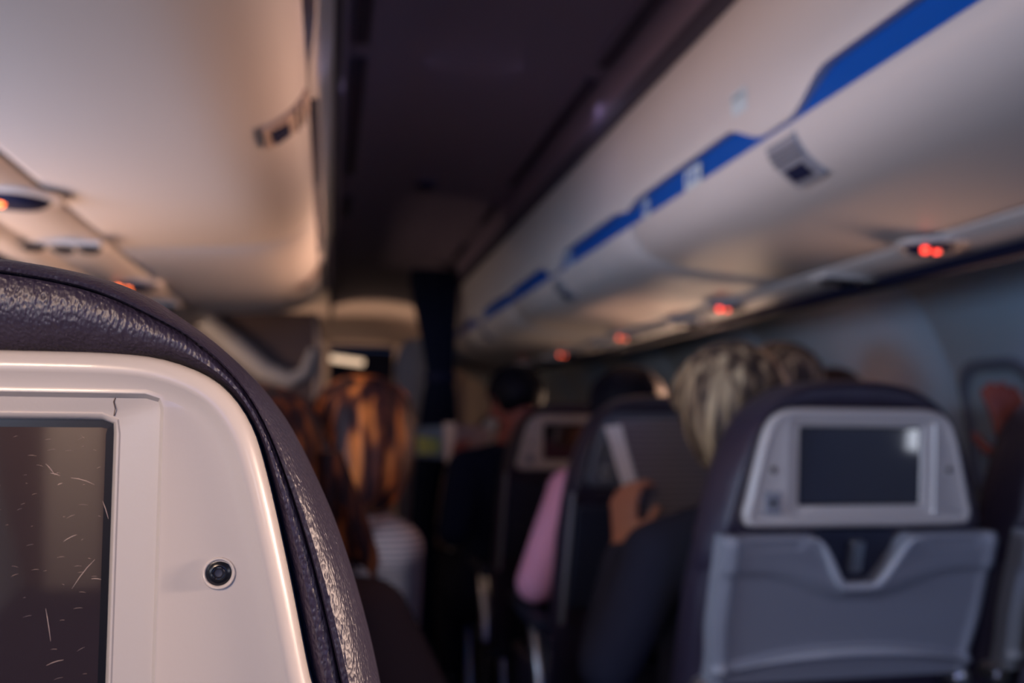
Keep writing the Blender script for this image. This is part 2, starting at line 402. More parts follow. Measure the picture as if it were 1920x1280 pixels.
# ------------------------------------------------------------------ overhead bins
def bin_profile(sx):
    p = spline([(.346, 1.612), (.352, 1.590), (.372, 1.563), (.405, 1.542), (.46, 1.526), (.55, 1.516), (.65, 1.510), (.722, 1.508)], 5, False)
    return [(sx*a, b) for a, b in p]+[(sx*.730, 1.514), (sx*.730, 1.90), (sx*.46, 1.90), (sx*.38, 1.70), (sx*.355, 1.62)]
def make_bin(sx, y0, y1, label, roundend=False):
    t = thing('overhead_bin', label, 'luggage bin', (0, (y0+y1)/2, 0), 'overhead bins along the '+('left' if sx < 0 else 'right')+' side')
    L = (y1-y0)/2-.003
    pr = bin_profile(sx); cx, cz = sx*.54, 1.70
    rings = []
    ends = [(-L, .03), (-L+.001, .006), (-L+.004, 0)]
    for y, s in ends: rings.append([(x+(cx-x)*s, y, z+(cz-z)*s) for x, z in pr])
    for k in range(1, 8): rings.append([(x, -L+.004+(2*L-.3)*k/8, z) for x, z in pr])
    if roundend:
        for k in range(0, 9):
            a = PI/2*k/8; s = (1-math.cos(a))*.75
            rings.append([(x+(cx-x)*s*.6, L-.25+.25*math.sin(a), z+(cz-z)*s) for x, z in pr])
    else:
        for y, s in ends[::-1]: rings.append([(x+(cx-x)*s, -y, z+(cz-z)*s) for x, z in pr])
    bm = bmesh.new(); loft(bm, rings)
    obj('bin_bucket', bm, 'bin', t)
    # latch plate lying on the curved front
    lp = [(.3475, 1.600), (.352, 1.588), (.363, 1.572), (.380, 1.556), (.402, 1.542)]
    bm = bmesh.new(); rings = []
    for y, d in ((-.042, 0), (-.039, .005), (-.026, .006), (.026, .006), (.039, .005), (.042, 0)):
        rings.append([(sx*(a-d*.7), y, b-d*.7) for a, b in lp])
    loft(bm, rings, False, False, False)
    lt = obj('latch', bm, 'tray' if sx > 0 else 'brownlatch', t)
    bm = bmesh.new()
    R = Matrix.Rotation(sx*.72, 3, 'Y')
    box(bm, (sx*.378, 0, 1.5520), (.024, .050, .008), R, .002); obj('latch_recess', bm, 'navyslot', lt)
    bm = bmesh.new(); box(bm, (sx*.352, 0, 1.580), (.003, .078, .006), R); box(bm, (sx*.359, 0, 1.570), (.003, .078, .006), R)
    obj('latch_rib', bm, 'shell', lt)
    return t
M['brownlatch'] = pmat('latch_tan', (.42, .33, .28), .5, bump=(60, .1, .001))
names = ['behind the nearest rows', 'over the rear rows', 'over the nearest rows', 'over the second and third rows, ending at the front', 'over the fourth row', 'nearest the curtain']
for k in range(len(BINY)-1):
    y0, y1 = BINY[k], BINY[k+1]
    pos = ['far behind the nearest seat', 'above and behind the nearest seat', 'large in the near view', 'second along from the near one', 'third along, towards the dark curtain', 'farthest, beside the dark curtain']
    if y1 < .6: continue
    make_bin(1, y0, y1, 'white right-hand overhead bin with blue inset above, '+pos[k])
    if y1 <= 3.2: make_bin(-1, y0, y1, 'warm-lit left-hand overhead bin, '+('large, directly over the nearest seat' if k == 2 else 'last in its row with a rounded end'), roundend=(k == 3))
# stickers on the right valance and strip
t = thing('valance_sticker', 'pale round sticker on the right valance above the first latch', 'sticker', (.3385, 1.26, 1.695))
R = Matrix.Rotation(-.05, 3, 'Y')
bm = bmesh.new(); box(bm, (-.0045, 0, 0), (.0012, .05, .038), R, .0004); obj('sticker_sheet', bm, 'label', t)
bm = bmesh.new()
for q in (-.008, .008): box(bm, (-.0054-q*.3, 0, q), (.0008, .034, .006), R)
obj('printed_mark', bm, 'ink', t)
for (yy, dy, lab) in ((1.475, .07, 'white printed row label on the blue inset past the first latch'), (1.72, .03, 'small white joint cap on the blue inset at the bin seam'), (2.33, .035, 'small white label on the blue inset near the second latch')):
    t = thing('row_label', lab, 'label', (.348, yy, 1.632))
    bm = bmesh.new(); box(bm, (0, 0, 0), (.003, dy, .036), None, .001); obj('label_plate', bm, 'label', t)
    bm = bmesh.new()
    for q in range(3): box(bm, (-.002, -dy*.25+q*dy*.25, 0), (.001, dy*.12, .018))
    obj('printed_mark', bm, 'blue', t)
# ------------------------------------------------------------------ reading-light ovals and air nozzles on the service rails
def light_panel(sx, y, lamp, label):
    x = (-.775 if sx < 0 else .757)
    t = thing('reading_light', label, 'reading light', (x, y, 1.497 if sx else 0), 'reading lights under the '+('left' if sx < 0 else 'right')+' bins')
    def oval(a, b, z, n=40): return [(a*math.cos(2*PI*k/n), b*math.sin(2*PI*k/n), z) for k in range(n)]
    bm = bmesh.new(); loft(bm, [oval(.066, .058, .006), oval(.066, .058, -.001), oval(.060, .053, -.0035), oval(.053, .046, -.003), oval(.050, .043, .004)], False, False); obj('bezel_ring', bm, 'bin', t)
    bm = bmesh.new(); loft(bm, [oval(.051, .044, -.000), oval(.047, .040, -.007), oval(.038, .032, -.0125), oval(.022, .018, -.0155), oval(.006, .005, -.016)], True, True); obj('lens_recess', bm, 'navyslot', t)
    for q in (-.033, -.010):
        bm = bmesh.new(); ball(bm, (q, -.021, -.0125), (.0066, .0066, .0066), None, 12); obj('indicator_lamp', bm, lamp, t)
    return t
rows = ['behind the nearest seat', 'above the nearest row', 'first row ahead', 'second row ahead', 'third row ahead', 'fourth row ahead', 'fifth row ahead']
for k in range(0, 6):
    y = 1.35+.83*(k-1)
    if k == 0: continue
    light_panel(1, y, 'redlight' if k < 3 else 'dimlight', 'red lamps in a dark oval under the right bins, %s' % ['', 'nearest the right edge', 'second from the right edge', 'third from the right edge', 'fourth, small and dim', 'fifth, farthest and dimmest'][k])
    if k < 3: light_panel(-1, y+.04, 'orangelight', 'orange lamps in a dark oval under the left bin, '+('at the left edge' if k == 1 else 'just above the nearest headrest'))
def nozzle_panel(sx, y, label):
    t = thing('air_nozzle_panel', label, 'air vent', (sx*.80, y, 1.494), 'air nozzle panels')
    bm = bmesh.new(); box(bm, (0, 0, -.001), (.15, .062, .010), None, .004); obj('panel_plate', bm, 'bin', t)
    for q in (-.048, 0, .048):
        bm = bmesh.new(); lathe(bm, [(.021, -.004), (.021, -.010), (.015, -.016), (.009, -.017), (.006, -.010)], (q, (-.006 if q else .006), 0), 'Z', 20, False, True); obj('nozzle', bm, 'black', t)
    return t
for k in range(0, 4):
    nozzle_panel(1, 1.68+.83*k, 'dark air nozzles under the right bins, '+['between the first two red lamps', 'between the second and third red lamps', 'beyond the third red lamps', 'farthest along the rail'][k])
for k in range(0, 2):
    nozzle_panel(-1, 1.72+.83*k, 'dark air nozzles under the left bin, '+['between the two orange lamps', 'hidden low beyond the nearest headrest'][k])
# ceiling vents and smoke detector
def vent(x, y0, y1, lab):
    t = thing('ceiling_vent', lab, 'vent', (x, (y0+y1)/2, 1.957), 'slot vents along the ceiling edges')
    L = (y1-y0)
    bm = bmesh.new(); box(bm, (0, 0, .001), (.030, L, .010), None, .002); obj('vent_slot', bm, 'groove', t)
    bm = bmesh.new(); box(bm, (.017, 0, -.002), (.004, L+.01, .008)); box(bm, (-.017, 0, -.002), (.004, L+.01, .008)); obj('vent_rim', bm, 'ceil', t)
for s_, nm in ((1, 'right'), (-1, 'left')):
    for k, (a, b) in enumerate([(.82, 1.76), (1.84, 2.74), (3.02, 3.3), (3.72, 4.1)]):
        if s_ < 0 and k == 3: continue
        vent(s_*.262, a, b, 'long dark slot vent along the %s ceiling edge, %s' % (nm, ['nearest', 'second', 'short third one', 'short fourth one'][k]))
t = thing('smoke_detector', 'small dark round detector in the middle of the ceiling', 'detector', (0, 2.93, 1.992))
bm = bmesh.new(); lathe(bm, [(.034, .008), (.034, -.004), (.026, -.014), (.010, -.018)], (0, 0, 0), 'Z', 28, True, True); obj('detector_body', bm, 'navyslot', t)
bm = bmesh.new(); lathe(bm, [(.042, .006), (.042, .0), (.035, -.003)], (0, 0, 0), 'Z', 28, False, False); obj('mounting_ring', bm, 'ceil', t)
# ------------------------------------------------------------------ seats
def yb(z):
    return (1.2-z)*.08 if z >= 1.02 else .0144+(1.02-z)*.31
def P3(x, z, d): return (x, yb(z)+d, z)
BC = (0, 1.11)
_bz = [(0, 1.1985), (.06, 1.1985), (.105, 1.1982), (.128, 1.195), (.147, 1.186), (.160, 1.170), (.168, 1.148), (.179, 1.104), (.189, 1.059), (.1935, 1.042), (.1915, 1.029), (.179, 1.0185), (.1, 1.017), (0, 1.017)]
def sym(h): return h[::-1]+[(-x, z) for x, z in h[1:-1]]
BEZ = polar(spline(sym(_bz), 6), BC)
_lt = [(0, 1.244), (.05, 1.2425), (.095, 1.2345), (.124, 1.219), (.149, 1.199), (.170, 1.175), (.186, 1.148), (.203, 1.110), (.219, 1.060), (.230, 1.010), (.236, .96), (.22, .935), (.1, .93), (0, .93)]
LEA = polar(spline(sym(_lt), 6), BC)
FRM = polar(rrect(.126, 1.034, 1.181, .006), BC)
SCR = polar(rrect(.105, 1.050, 1.170, .003), BC)
def ringpts(ring, d): return [P3(x, z, d) for x, z in ring]
def _g(k):
    x, z = LEA[k]; return .42+.36*sstep(1.165, 1.215, z)
def wmix(s):
    out = []
    for k, (a, b) in enumerate(zip(BEZ, LEA)):
        g = _g(k); q = s if s <= 0 else (s/.42*g if s < .42 else g+(s-.42)/.58*(1-g))
        out.append((a[0]+(b[0]-a[0])*q, a[1]+(b[1]-a[1])*q))
    return out
def make_seat(label, tray=True, screen='screen', loc=(0, 0, 0), group=None, detail=False):
    t = thing('airline_seat', label, 'seat', loc, group or 'airline seats')
    # --- padded leather headrest wrapped round the monitor housing
    bm = bmesh.new()
    seq = [(-.06, .034), (.0, .022), (.06, .0165), (.14, .0125), (.22, .0105), (.30, .0105), (.38, .0118), (.412, .0140), (.42, .0180), (.428, .0140), (.46, .0112), (.55, .0105), (.66, .0130), (.76, .018), (.85, .026), (.92, .035), (.97, .045), (1.0, .058), (1.0, .075), (.96, .094), (.86, .110), (.6, .122), (.1, .128)]
    rings = []
    for s, d in seq: rings.append(ringpts(wmix(s), d))
    rings.append([P3(x*.4, 1.11+(z-1.11)*.4, .124) for x, z in BEZ])
    loft(bm, rings)
    hr = obj('headrest', bm, 'leather', t)
    if detail:                                             # seam thread either side of the groove, a cross seam on top
        bm = bmesh.new()
        for s, d, r in ((.437, .0150, .00032),):
            ring = ringpts(wmix(s), d-.0002)
            for i in range(2, 94, 1):
                a, b = Vector(ring[i]), Vector(ring[i+1])
                for q in (0, .5):
                    tube(bm, [a.lerp(b, q+.06), a.lerp(b, q+.25), a.lerp(b, q+.42)], [r*.6, r, r*.6], 6)
        obj('seam_stitching', bm, 'leather', hr)
        bm = bmesh.new()
        for ki in (69, 71):
            pts = []
            for s, d in seq[9:19]: 
                q = wmix(s)[ki]; pts.append(P3(q[0]-(s-.4)*.016, q[1], d-.0004))
            tube(bm, pts, .0011, 8)
        obj('cross_seam', bm, 'leather', hr)
    # --- monitor housing
    bm = bmesh.new()
    rings = [ringpts(BEZ, .036), ringpts(BEZ, .008), ringpts(inset(BEZ, .0008), .003), ringpts(inset(BEZ, .0025), .0005), ringpts(inset(BEZ, .005), -.0012),
             ringpts(inset(BEZ, .0075), -.0022), ringpts(inset(BEZ, .0095), -.0016), ringpts(inset(BEZ, .012), -.0002), ringpts(inset(BEZ, .016), 0),
             ringpts(inset(FRM, -.002), 0), ringpts(inset(FRM, -.0008), -.0006), ringpts(FRM, -.0006), ringpts(inset(FRM, .0005), .0002), ringpts(inset(FRM, .0020), .0030),
             ringpts(inset(FRM, .004), .0036), ringpts(inset(SCR, -.003), .0050), ringpts(inset(SCR, -.0024), .0044), ringpts(inset(SCR, -.0016), .0046), ringpts(inset(SCR, .0002), .0072), ringpts(inset(SCR, .0004), .0120)]
    loft(bm, rings)
    bz = obj('monitor_housing', bm, 'bezel', t)
    bm = bmesh.new(); loft(bm, [ringpts(inset(SCR, -.0004), .0110), ringpts(inset(SCR, -.0004), .0084)], True, True)
    sc = obj('screen', bm, screen, t, False)
    bm = bmesh.new()                                         # inner dark border of the panel
    loft(bm, [ringpts(inset(SCR, .0001), .0083), ringpts(inset(SCR, .0036), .00825)], False, False)
    obj('screen_border', bm, 'black', sc, False)
    if detail:
        bm = bmesh.new(); rnd = random.Random(3)
        def scratch(x, z, ang, L, wd=.00016):
            d = Vector((math.cos(ang), 0, math.sin(ang))); a = Vector(P3(x, z, .00815)); pts = [a+d*L*q+Vector((0, 0, math.sin(q*PI)*L*.06)) for q in (0, .33, .66, 1)]
            for p in pts: p.y = yb(p.z)+.0082
            tube(bm, pts, [wd*.3, wd, wd, wd*.3], 4)
        for x, z, a, L in [(.078, 1.151, -.9, .006), (.080, 1.147, -.3, .004), (.088, 1.145, -.3, .010), (.101, 1.135, -1.25, .008), (.083, 1.142, .4, .002), (.090, 1.098, .95, .015), (.0975, 1.102, -.1, .004), (.080, 1.090, -1.4, .014), (.086, 1.118, .5, .006), (.081, 1.066, .3, .007)]: scratch(x, z, a, L)
        for _ in range(90): scratch(rnd.uniform(.03, .100), rnd.uniform(1.055, 1.165), rnd.gauss(.15, .25), rnd.uniform(.0006, .004), .00005)
        o = obj('scratch_marks', bm, 'scratch', sc); o['kind'] = 'stuff'
        bm = bmesh.new(); tube(bm, [P3(.1052, 1.1715, .0045), P3(.1058, 1.1745, .0036), P3(.1052, 1.1775, .0031), P3(.1063, 1.1800, .0028)], .00022, 5)
        obj('hairline_crack', bm, 'crack', bz)
    for sx in (-1, 1):
        c = P3(sx*.1505, 1.1045, 0)
        bm = bmesh.new(); lathe(bm, [(.0070, .001), (.0069, -.0006), (.0065, -.0013), (.0060, -.0013), (.0055, -.0008), (.0053, -.0001)], c, 'Y', 40, False, False)
        j = obj('screw_cup', bm, 'bezel', bz)
        bm = bmesh.new(); lathe(bm, [(.0054, .0010), (.0054, -.0003), (.0046, -.0005), (.0041, -.0011), (.0032, -.0013), (.0026, -.0009)], c, 'Y', 40, True, False)
        lathe(bm, [(.0026, -.0009), (.0024, -.0002)], c, 'Y', 6, False, True)
        obj('hex_screw', bm, 'black', j)
        bm = bmesh.new(); lathe(bm, [(.0019, .0006), (.0015, -.0004), (.0008, -.0003)], c, 'Y', 24, True, True); obj('screw_socket', bm, 'shell', j)
    c = P3(-.151, 1.055, -.0006)
    bm = bmesh.new(); box(bm, c, (.026, .004, .034), None, .0015); hp = obj('headphone_plate', bm, 'tray', bz)
    bm = bmesh.new(); lathe(bm, [(.006, .0), (.0055, -.0030), (.003, -.0026)], (c[0], c[1], c[2]), 'Y', 20, False, True); obj('headphone_jack', bm, 'black', hp)
    # --- lower back shell
    bm = bmesh.new(); rings = []
    N = 40
    for z in [1.03, 1.0, .96, .9, .82, .72, .6, .48, .43]:
        hw = .226+.012*sstep(1.03, .9, z); d = .018; th = .115; ring = []
        for k in range(N):
            a = 2*PI*k/N; e = .28
            cx_ = math.copysign(abs(math.cos(a))**e, math.cos(a)); sy_ = math.copysign(abs(math.sin(a))**.5, math.sin(a))
            ring.append((hw*cx_, yb(z)+d+th/2+th/2*sy_, z))
        rings.append(ring)
    loft(bm, rings); obj('backrest', bm, 'leather', t)
    # --- tray
    def topz(x): return 1.008-.074*sstep(.086, .022, abs(x+.006))
    def tray_depth(x, z):
        ax = abs(x); lip = .952-.040*sstep(.17, .02, ax)-.0*ax
        d = -.022
        d += .007*sstep(lip+.004, lip-.010, z)                      # recess under the moulded lip
        d -= .004*sstep(.018, .0, abs(z-lip-.016))*sstep(.15, .05, ax)
        edge = min(.232-ax, z-.782); d -= .004*sstep(.030, .022, edge)*0
        d -= .006*sstep(.206, .216, ax)                            # side rims
        arc = .800+.022*(1-(x/.21)**2)
        d -= .010*math.exp(-((z-arc)/.007)**2)                     # raised arc near the bottom
        cut = topz(x)
        d -= .007*math.exp(-((z-cut+.010)/.008)**2)*sstep(.10, .06, abs(x+.006))   # rolled rim of the cut-out
        if z > .985 and ax > .11: d += .0035*sstep(.004, .0, abs(z-.992)-.003)*sstep(.205, .19, ax)
        return d
    if tray:
        bm = bmesh.new(); nx, nz = 84, 60; g = []
        for i in range(nx+1):
            u = -1+2*i/nx; col = []
            for k in range(nz+1):
                v = k/nz; x = u*.232
                zt = topz(x); z = .775+(zt-.775)*v
                hw = 1-.03*sstep(.88, .80, z)
                xx = x*hw
                rd = .010*(1-min(1, (1-abs(u))*12))**2+.010*(1-min(1, (1-v)*14))**2
                col.append(bm.verts.new(P3(xx, z, tray_depth(x, z)+rd)))
            g.append(col)
        for i in range(nx):
            for k in range(nz): bm.faces.new((g[i][k], g[i+1][k], g[i+1][k+1], g[i][k+1]))
        loop = [g[i][0] for i in range(nx+1)]+[g[nx][k] for k in range(1, nz+1)]+[g[i][nz] for i in range(nx-1, -1, -1)]+[g[0][k] for k in range(nz-1, 0, -1)]
        back = [bm.verts.new((v.co.x, yb(v.co.z)+.019, v.co.z)) for v in loop]
        for i in range(len(loop)):
            j = (i+1) % len(loop); bm.faces.new((loop[i], loop[j], back[j], back[i]))
        tr = obj('tray_table', bm, 'tray', t)
        bm = bmesh.new(); xs = [-.100+.188*i/30 for i in range(31)]
        tube(bm, [P3(x, topz(x)-.006, -.0275) for x in xs], [.002+.0048*sstep(0, 8, min(i, 30-i)) for i in range(31)], 10); obj('cutout_rim', bm, 'traylight', tr)
        bm = bmesh.new(); xs = [-.192+.384*i/24 for i in range(25)]
        tube(bm, [P3(x, .800+.022*(1-(x/.21)**2), -.0285) for x in xs], [.001+.005*sstep(0, 9, min(i, 24-i)) for i in range(25)], 10); obj('moulded_arc', bm, 'traylight', tr)
        bm = bmesh.new(); box(bm, P3(-.006, .972, .010), (.13, .014, .085), Matrix.Rotation(.28, 3, 'X'), .004); lc = obj('latch_housing', bm, 'shell', t)
        bm = bmesh.new(); box(bm, P3(-.006, .972, -.004), (.022, .012, .050), Matrix.Rotation(.28, 3, 'X'), .004); obj('tray_latch', bm, 'chrome', lc)
        for sx in (-1, 1):
            bm = bmesh.new(); lathe(bm, [(.010, -.012), (.015, -.008), (.016, .0), (.016, .03)], P3(sx*.222, .762, -.004), 'Y', 24, True, False); obj('tray_hinge', bm, 'chrome', t)
    else:
        bm = bmesh.new()                                      # tray folded out: slim frame round a dark pocket
        bm.free()
        for sx in (-1, 1):
            bm = bmesh.new(); tube(bm, [P3(sx*.228, z, .004) for z in (1.005, .95, .85, .75, .68)], .0065, 10); obj('frame_post', bm, 'tray', t)
        bm = bmesh.new(); box(bm, P3(0, .85, -.001), (.44, .03, .26), Matrix.Rotation(.29, 3, 'X'), .008); obj('seat_pocket', bm, 'shell', t)
        bm = bmesh.new(); tube(bm, [P3(x, .835-.02*(1-(x/.21)**2), -.016) for x in [-.21+.42*i/14 for i in range(15)]], .005, 8); obj('pocket_hem', bm, 'shell', t)
    # --- cushion, arms, legs
    bm = bmesh.new(); box(bm, (0, .50, .43), (.44, .50, .13), None, .035); obj('seat_cushion', bm, 'leather', t)
    for sx in (-1, 1):
        bm = bmesh.new(); box(bm, (sx*.250, .40, .655), (.045, .36, .035), Matrix.Rotation(.02, 3, 'X'), .012); ar = obj('armrest', bm, 'shell', t)
        bm = bmesh.new(); tube(bm, [(sx*.250, .33, .645), (sx*.250, .30, .60), (sx*.250, .25, .52), (sx*.250, .24, .42)], [.016, .017, .019, .02], 10); obj('arm_support', bm, 'chrome', ar)
    for sx in (-1, 1):
        bm = bmesh.new(); tube(bm, [(sx*.17, .34, .37), (sx*.17, .30, .2), (sx*.17, .24, .0)], [.018, .016, .02], 10); obj('leg', bm, 'chrome', t)
        bm = bmesh.new(); tube(bm, [(sx*.17, .64, .37), (sx*.17, .66, .2), (sx*.17, .68, .0)], [.016, .015, .018], 10)
        obj('leg', bm, 'chrome', t)
    bm = bmesh.new(); box(bm, (0, .48, .365), (.46, .46, .03), None, .01); obj('seat_frame', bm, 'shell', t)
    return t
M['scratch'] = pmat('scratch_pale', (.55, .42, .36), .6)
M['crack'] = pmat('crack_dark', (.12, .07, .05), .8)
near = make_seat('large nearest airline seat back with screen, navy leather headrest and stitched seam', loc=(-.5, .39, 0), detail=True, group='aisle seats left of the aisle')
proto = make_seat('grey seat back with folded tray and dark screen, nearest on the right of the aisle', loc=(.5, 1.19, 0), group='seats right of the aisle')
openp = make_seat('seat back with pale bezel behind the held-up newspaper', tray=False, loc=(.5, 1.99, 0), group='seats right of the aisle')
def dup(src, loc, label, group):
    o = copy_tree(src); o.location = loc; o['label'] = label; o['group'] = group; return o
RG = 'seats right of the aisle'; LG = 'aisle seats left of the aisle'
d3 = dup(openp, (.5, 2.79, 0), 'small distant seat back with pale bezel beside the pink sleeve', RG)
dup(openp, (.5, 3.59, 0), 'far seat back in front of the dark-haired reader leaning into the aisle', RG)
dup(proto, (1.02, 1.19, 0), 'seat back cut off by the right picture edge, with speckled coat', RG)
dup(proto, (1.02, 1.99, 0), 'seat hidden behind the grey tray seat, under the light brown hair', RG)
dup(proto, (1.30, 1.99, 0), 'window-side seat hidden behind the grey tray seat', RG) if False else None
dup(openp, (1.02, 2.79, 0), 'distant middle seat right of the black-haired passenger', RG)
dup(openp, (-.56, 1.19, 0), 'dark seat top just ahead of the nearest seat, left of the copper hair', LG)
dup(openp, (-.5, 1.99, 0), 'seat carrying the passenger with the copper bob', LG)
dup(openp, (-.5, 2.79, 0), 'seat ahead of the copper-haired passenger, left of the aisle', LG)
M['housing_grey'] = pmat('shaded_grey_plastic', (.10, .11, .15), .4, bump=(420, .12, .0004))  # pearl housing darkened: the seat's shade is put into the colour
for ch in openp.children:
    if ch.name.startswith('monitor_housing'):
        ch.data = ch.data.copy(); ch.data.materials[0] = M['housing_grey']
# ------------------------------------------------------------------ people
def bake(name, bm, mat, parent, voxel, smooth_it=4):
    me = bpy.data.meshes.new(name); bmesh.ops.recalc_face_normals(bm, faces=bm.faces); bm.to_mesh(me); bm.free()
    o = bpy.data.objects.new(name, me); COL.objects.link(o)
    m = o.modifiers.new('r', 'REMESH'); m.mode = 'VOXEL'; m.voxel_size = voxel; m.use_smooth_shade = True
    s = o.modifiers.new('s', 'SMOOTH'); s.iterations = smooth_it; s.factor = .5
    dg = bpy.context.evaluated_depsgraph_get()
    me2 = bpy.data.meshes.new_from_object(o.evaluated_get(dg)); o.modifiers.clear(); o.data = me2; me2.name = name
    bpy.data.meshes.remove(me)
    for p in me2.polygons: p.use_smooth = True
    me2.materials.clear(); me2.materials.append(M[mat])
    o.parent = parent
    return o
def V(*a): return Vector(a)
def hand(bm, wrist, d, n, curl=.5, s=1.0, thumb=1):
    """d: direction of the fingers, n: palm normal (fingers curl towards n)"""
    d = Vector(d).normalized(); n = Vector(n); n = (n-d*n.dot(d)).normalized(); b = d.cross(n)*thumb
    W = Vector(wrist)
    for k, (off, L) in enumerate(((.026, .070), (.009, .078), (-.009, .073), (-.025, .058))):
        root = W+d*.085*s+b*off*s
        cap(bm, W+b*off*.55*s, .014*s, root, .0115*s, 12)
        a = curl*.7; p1 = root+(d*math.cos(a)+n*math.sin(a)+b*off*2)*L*.45*s
        a2 = curl*1.5; p2 = p1+(d*math.cos(a2)+n*math.sin(a2))*L*.32*s
        a3 = curl*2.1; p3 = p2+(d*math.cos(a3)+n*math.sin(a3))*L*.25*s
        cap(bm, root, .0092*s, p1, .0085*s, 12); cap(bm, p1, .0085*s, p2, .0078*s, 12); cap(bm, p2, .0078*s, p3, .0066*s, 12)
    t0 = W+d*.02*s+b*.022*s; t1 = t0+(d*.55+b*.65+n*.35).normalized()*.042*s; t2 = t1+(d*.85+b*.2+n*.45).normalized()*.032*s
    cap(bm, t0, .0135*s, t1, .0105*s, 12); cap(bm, t1, .0105*s, t2, .0082*s, 12)
def person(label, skin, shirt, hair, head, face, neck, shL, shR, pelvis, armL, armR, hairstyle, loc=None, group=None, trousers='trousers', handL=None, handR=None, knees=None, fat=1.0, bare=None):
    """all coordinates world; arm = (elbow, wrist); face = unit vector the face looks along"""
    base = V(pelvis[0], pelvis[1], 0)
    t = thing('person', label, 'person', base, group)
    W = lambda p: Vector(p)-base
    head, neck, shL, shR, pelvis = map(W, (head, neck, shL, shR, pelvis))
    F = Vector(face).normalized(); up = (head-neck).normalized(); X = F.cross(up).normalized(); U = X.cross(F)
    R = Matrix((X, F, U)).transposed()                      # local: x right, y face, z up
    H = lambda x, y, z: head+R@V(x, y, z)
    bm = bmesh.new()
    ball(bm, H(0, -.012, .022), (.073, .090, .082), R, 24); ball(bm, H(0, .030, -.030), (.060, .062, .075), R, 20)
    ball(bm, H(0, .052, -.078), (.034, .030, .026), R, 14); cap(bm, H(0, .088, .012), .009, H(0, .108, -.022), .013)
    ball(bm, H(0, .082, .030), (.048, .014, .012), R, 14); cap(bm, H(-.018, .088, -.048), .008, H(.018, .088, -.048), .008)
    for sx in (-1, 1): ball(bm, H(sx*.076, -.004, -.012), (.010, .020, .032), R, 14)
    cap(bm, H(0, -.02, -.055), .052, neck, .056)
    ch = neck.lerp(pelvis, .28)
    cap(bm, neck, .05, neck.lerp(pelvis, .2), .10*fat); cap(bm, ch, .125*fat, pelvis, .135*fat)
    for s, ar, hd in ((shL, armL, handL), (shR, armR, handR)):
        e, w_ = W(ar[0]), W(ar[1])
        cap(bm, neck.lerp(pelvis, .08), .05, s, .055); cap(bm, s, .052*fat, e, .040*fat); cap(bm, e, .040*fat, w_, .027)
        if hd: hand(bm, w_, hd[0], hd[1], hd[2], thumb=hd[3])
        else: hand(bm, w_, w_-e, (0, 0, -1), .4)
    kn = knees or ((pelvis+V(-.12, .42, .02)), (pelvis+V(.12, .42, .02)))
    for sx, k in zip((-1, 1), kn):
        hp = pelvis+V(sx*.09, .02, -.03); ft = V(k.x, k.y+.05, .09)
        cap(bm, hp, .085*fat, k, .06); cap(bm, k, .058, ft, .04); cap(bm, ft, .035, V(ft.x, ft.y+.17, .045), .032)
    bake('body', bm, skin, t, .0065, 3)
    # shirt
    bm = bmesh.new()
    cap(bm, neck+V(0, 0, -.03), .062, neck.lerp(pelvis, .2), .118*fat); cap(bm, ch, .142*fat, pelvis, .150*fat)
    for s, ar in ((shL, armL), (shR, armR)):
        e, w_ = W(ar[0]), W(ar[1]); w2 = e.lerp(w_, .86)
        cap(bm, neck.lerp(pelvis, .10), .066, s, .070); cap(bm, s, .068*fat, e, .056*fat); cap(bm, e, .056*fat, w2, .040)
        cap(bm, ch, .12*fat, s, .068)
    sh = bake('top', bm, shirt, t, .010, 4)
    bm = bmesh.new()
    cap(bm, pelvis+V(0, -.01, 0), .150*fat, pelvis+V(0, .05, -.02), .150*fat)
    for sx, k in zip((-1, 1), kn):
        hp = pelvis+V(sx*.09, .02, -.03); ft = V(k.x, k.y+.05, .10)
        cap(bm, hp, .102*fat, k, .076); cap(bm, k, .074, ft, .058)
    bake('trousers', bm, trousers, t, .012, 4)
    bm = bmesh.new()
    for k in kn: cap(bm, V(k.x, k.y+.04, .05), .045, V(k.x, k.y+.24, .042), .040)
    bake('shoes', bm, 'black', t, .010, 2)
    for sx in (-1, 1):
        bm = bmesh.new(); ball(bm, H(sx*.030, .076, .010), .0125, None, 14); obj('eye', bm, 'eye', t)
    # hair: strand-grooved cap; drop = how far it hangs below the ears
    rx, ry, rz, drop, wob = hairstyle
    bm = bmesh.new(); rings = []; na, nt_ = 120, 34
    for j in range(nt_+1):
        th = PI*(j+.4)/(nt_+.8)
        ring = []
        for i_ in range(na):
            ph = 2*PI*i_/na; c_, s_ = math.cos(ph), math.sin(ph)
            front = max(0, s_)**2                                        # +y is the face
            z = math.cos(th)*rz; rr = math.sin(th)
            if th > PI/2:
                z = -drop*(1-math.cos((th-PI/2)))if False else math.cos(th)*(rz+(drop-rz)*(1-front*.75))
                rr = max(rr, 0)**.55
            nzv = noise.noise(V(c_*2.6*wob, s_*2.6*wob, z*2.2+rx*40))*.5+noise.noise(V(c_*9*wob, s_*9*wob, z*4))*.5
            g = 1+.055*nzv+.012*math.sin(ph*23+z*30)
            if z < .02: rr_f = 1-.38*front*sstep(.045, -.02, z)
            else: rr_f = 1
            ring.append(H(c_*rx*rr*g*(1 if s_ < .3 or z > 0 else .9), (s_*ry*rr*rr_f)*g-.012, z*(1+.02*nzv)+.018))
        rings.append(ring)
    loft(bm, rings); obj('hair', bm, hair, t)
    return t
